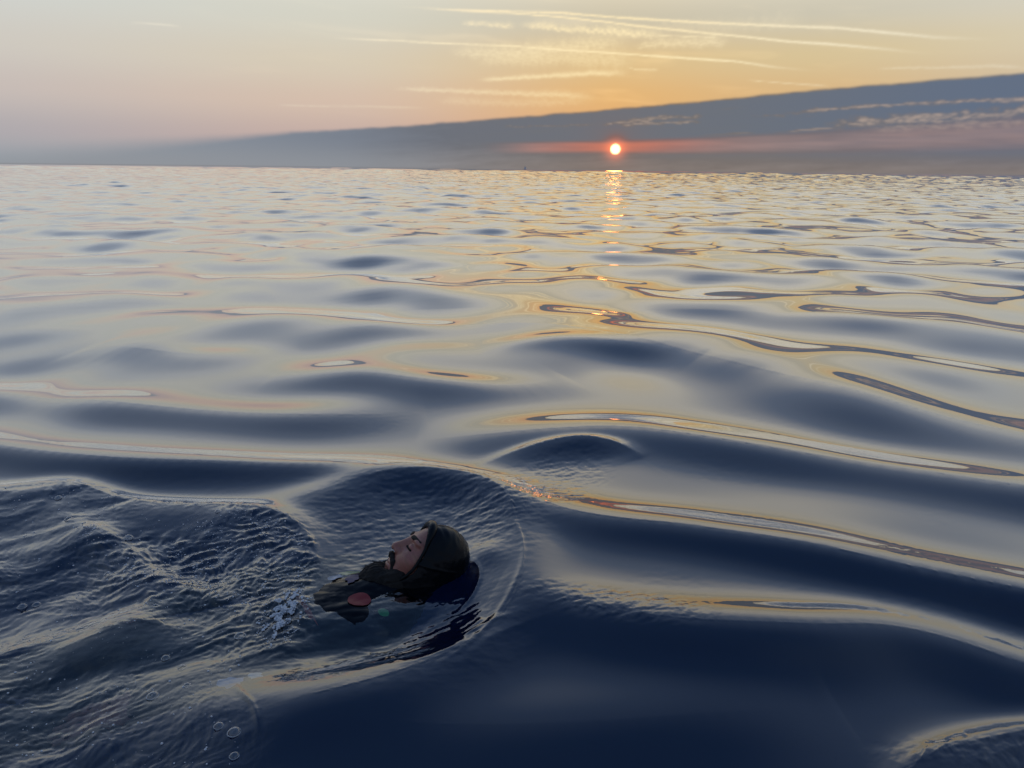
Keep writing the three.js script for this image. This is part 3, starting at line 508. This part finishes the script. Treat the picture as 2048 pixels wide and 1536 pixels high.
// ------------------------------------------------------------------ bubbles riding on the wake
const film = new THREE.MeshPhysicalMaterial({ color: 0xffffff, roughness: 0.02, transmission: 1, thickness: 0, ior: 1.75, side: THREE.DoubleSide });
const rimMat = new THREE.MeshPhysicalMaterial({ color: new THREE.Color().setRGB(0.5, 0.55, 0.6), roughness: 0.12, transmission: 0.4, ior: 1.4 });
{
  const dome = new THREE.SphereGeometry(1, 26, 10, 0, Math.PI * 2, 0, Math.PI * 0.5).scale(1, 0.72, 1), ring = new THREE.TorusGeometry(1.02, 0.09, 8, 28).rotateX(Math.PI / 2);
  const proto = new THREE.Group(); named(new THREE.Mesh(dome, film), 'bubble_film', proto); named(new THREE.Mesh(ring, rimMat), 'waterline_ring', proto);
  const LIST = [
    [-0.654, -1.566, 0.0125, 'clear bubble just left of the swimmer, above the pale sleeve print'],
    [-0.58, -1.242, 0.0095, 'upper left bubble of the pair near the bottom edge'],
    [-0.542, -1.222, 0.0125, 'largest bubble near the bottom edge, right of the pair'],
    [-0.77, -1.358, 0.012, 'clear bubble on the smooth water lower left of the sleeve print'],
    [-1.498, -2.261, 0.011, 'small bubble below the far rim of the wake at left'],
    [-1.156, -2.033, 0.013, 'bubble on the bright streak through the wake'],
    [-0.804, -1.495, 0.009, 'small bubble right of the dark hump in the wake'],
    [-1.292, -1.729, 0.011, 'left bubble of two side by side at the left edge'],
    [-1.262, -1.742, 0.01, 'right bubble of two side by side at the left edge'],
    [-1.13, -1.859, 0.009, 'bubble in the middle of the churned wake'],
    [-0.524, -1.171, 0.009, 'lowest bubble, at the bottom edge of the picture'],
    [-0.705, -1.383, 0.008, 'small bubble nearest below the pale sleeve print'],
    [-0.75, -1.459, 0.009, 'bubble between the dark hump and the sleeve print'],
    [-1.388, -2.126, 0.012, 'bubble at the upper end of the bright wake streak'],
    [-0.918, -1.689, 0.008, 'small bubble above the dark hump in the wake'],
    [-0.93, -2.16, 0.009, 'bubble on the rough far lobe of the wake'],
  ];
  LIST.forEach(([x, z, r, label], i) => {
    const b = i ? proto.clone() : proto; b.name = i ? 'bubble_' + String(i).padStart(3, '0') : 'bubble';
    b.scale.setScalar(r); b.position.set(x, heightAt(x, z) + 0.0005, z); b.userData = { label, category: 'bubble', group: 'bubbles drifting on the wake' };
    scene.add(b);
  });
  // froth: very many tiny bubbles, thick where the water breaks beside the chest and strewn over the wake
  const white = new THREE.MeshPhysicalMaterial({ color: new THREE.Color().setRGB(0.78, 0.82, 0.88), roughness: 0.1, clearcoat: 1, clearcoatRoughness: 0.03, transmission: 0.3, thickness: 0, ior: 1.4 });
  const M = new THREE.Matrix4(), put = []; let guard = 0;
  while (put.length < 1900 && guard++ < 20000) { const a = rnd() * 6.283, q = Math.sqrt(-2 * Math.log(1 - rnd() * 0.98)), x = -0.57 + q * 0.022 * Math.cos(a) + 0.02 * noise(a * 2, 7), z = -1.65 + q * 0.05 * Math.sin(a); if (noise(x * 55, z * 34) < 0.02) continue; put.push([x, z, 0.0007 + 0.0032 * rnd() ** 4, 0.012 * rnd() * Math.exp(-q)]); }
  guard = 0;
  while (put.length < 4600 && guard++ < 60000) { const x = -2 + 1.5 * rnd(), z = -2.4 + 1.25 * rnd(); if (churn(x, z) < 0.012) continue; const w = blob(x, z, -0.75, -1.95, 0.3, 0.25) * 1.3 + 0.18 + 1.2 * smooth(0.012, 0.02, ridgeAt(RIDGES[12], x, z)); if (rnd() > w * (0.4 + 1.3 * noise(x * 9, z * 14))) continue; put.push([x, z, 0.0007 + 0.0022 * rnd() ** 4, 0]); }
  const foam = new THREE.InstancedMesh(new THREE.SphereGeometry(1, 10, 7), white, put.length);
  put.forEach(([x, z, r, up], i) => foam.setMatrixAt(i, M.makeScale(r, r * 0.8, r).setPosition(x, heightAt(x, z) + r * 0.2 + up, z)));
  foam.name = 'foam'; foam.userData = { kind: 'stuff', label: 'pale foam and tiny bubbles strewn over the churned wake', category: 'foam' }; foam.castShadow = foam.receiveShadow = true;
  scene.add(foam);
}

// ------------------------------------------------------------------ a small sailing boat far out
{
  const boat = new THREE.Group(); boat.name = 'sailing_boat'; const D = 2300, a = 0.79 * RAD; boat.position.set(D * Math.sin(a), 0, -D * Math.cos(a)); boat.rotation.y = 0.3;
  boat.userData = { label: 'tiny grey sailing boat far off on the horizon, left of the sun', category: 'sailing boat' }; scene.add(boat);
  const hs = new THREE.Shape(); hs.moveTo(-4.5, 1); hs.lineTo(4.8, 1.3); hs.quadraticCurveTo(3.6, -0.2, 2.6, -0.4); hs.lineTo(-4, -0.4); hs.closePath();
  const grey = (v) => new THREE.MeshStandardMaterial({ color: new THREE.Color().setRGB(v, v, v * 1.02), roughness: 0.8, side: THREE.DoubleSide });  // pale greys carry the distance haze in the boat's colour
  named(new THREE.Mesh(new THREE.ExtrudeGeometry(hs, { depth: 1.8, bevelEnabled: true, bevelSize: 0.3, bevelThickness: 0.5, bevelSegments: 2 }).translate(0, 0.2, -0.9), grey(0.75)), 'hull', boat);
  named(new THREE.Mesh(new THREE.CylinderGeometry(0.07, 0.1, 10, 8).translate(0.6, 6.2, 0), grey(0.75)), 'mast', boat);
  const sail = (x0, x1, y0, y1, bow) => { const p = [], ix = []; for (let i = 0; i <= 6; i++) for (let j = 0; j <= 6; j++) { const t = i / 6, w = (1 - t) * j / 6; p.push(mix(x0, x1, w) , mix(y0, y1, t), bow * Math.sin(Math.PI * j / 6) * (1 - t)); } for (let i = 0; i < 6; i++) for (let j = 0; j < 6; j++) { const q = i * 7 + j; ix.push(q, q + 1, q + 7, q + 1, q + 8, q + 7); } const g = new THREE.BufferGeometry(); g.setAttribute('position', new THREE.Float32BufferAttribute(p, 3)); g.setIndex(ix); g.computeVertexNormals(); return g; };
  named(new THREE.Mesh(sail(0.5, -3.6, 2.2, 11, 0.5), grey(0.9)), 'mainsail', boat);
  named(new THREE.Mesh(sail(0.8, 4.4, 1.8, 9.5, 0.5), grey(0.9)), 'jib', boat);
}
renderer.render(scene, camera);
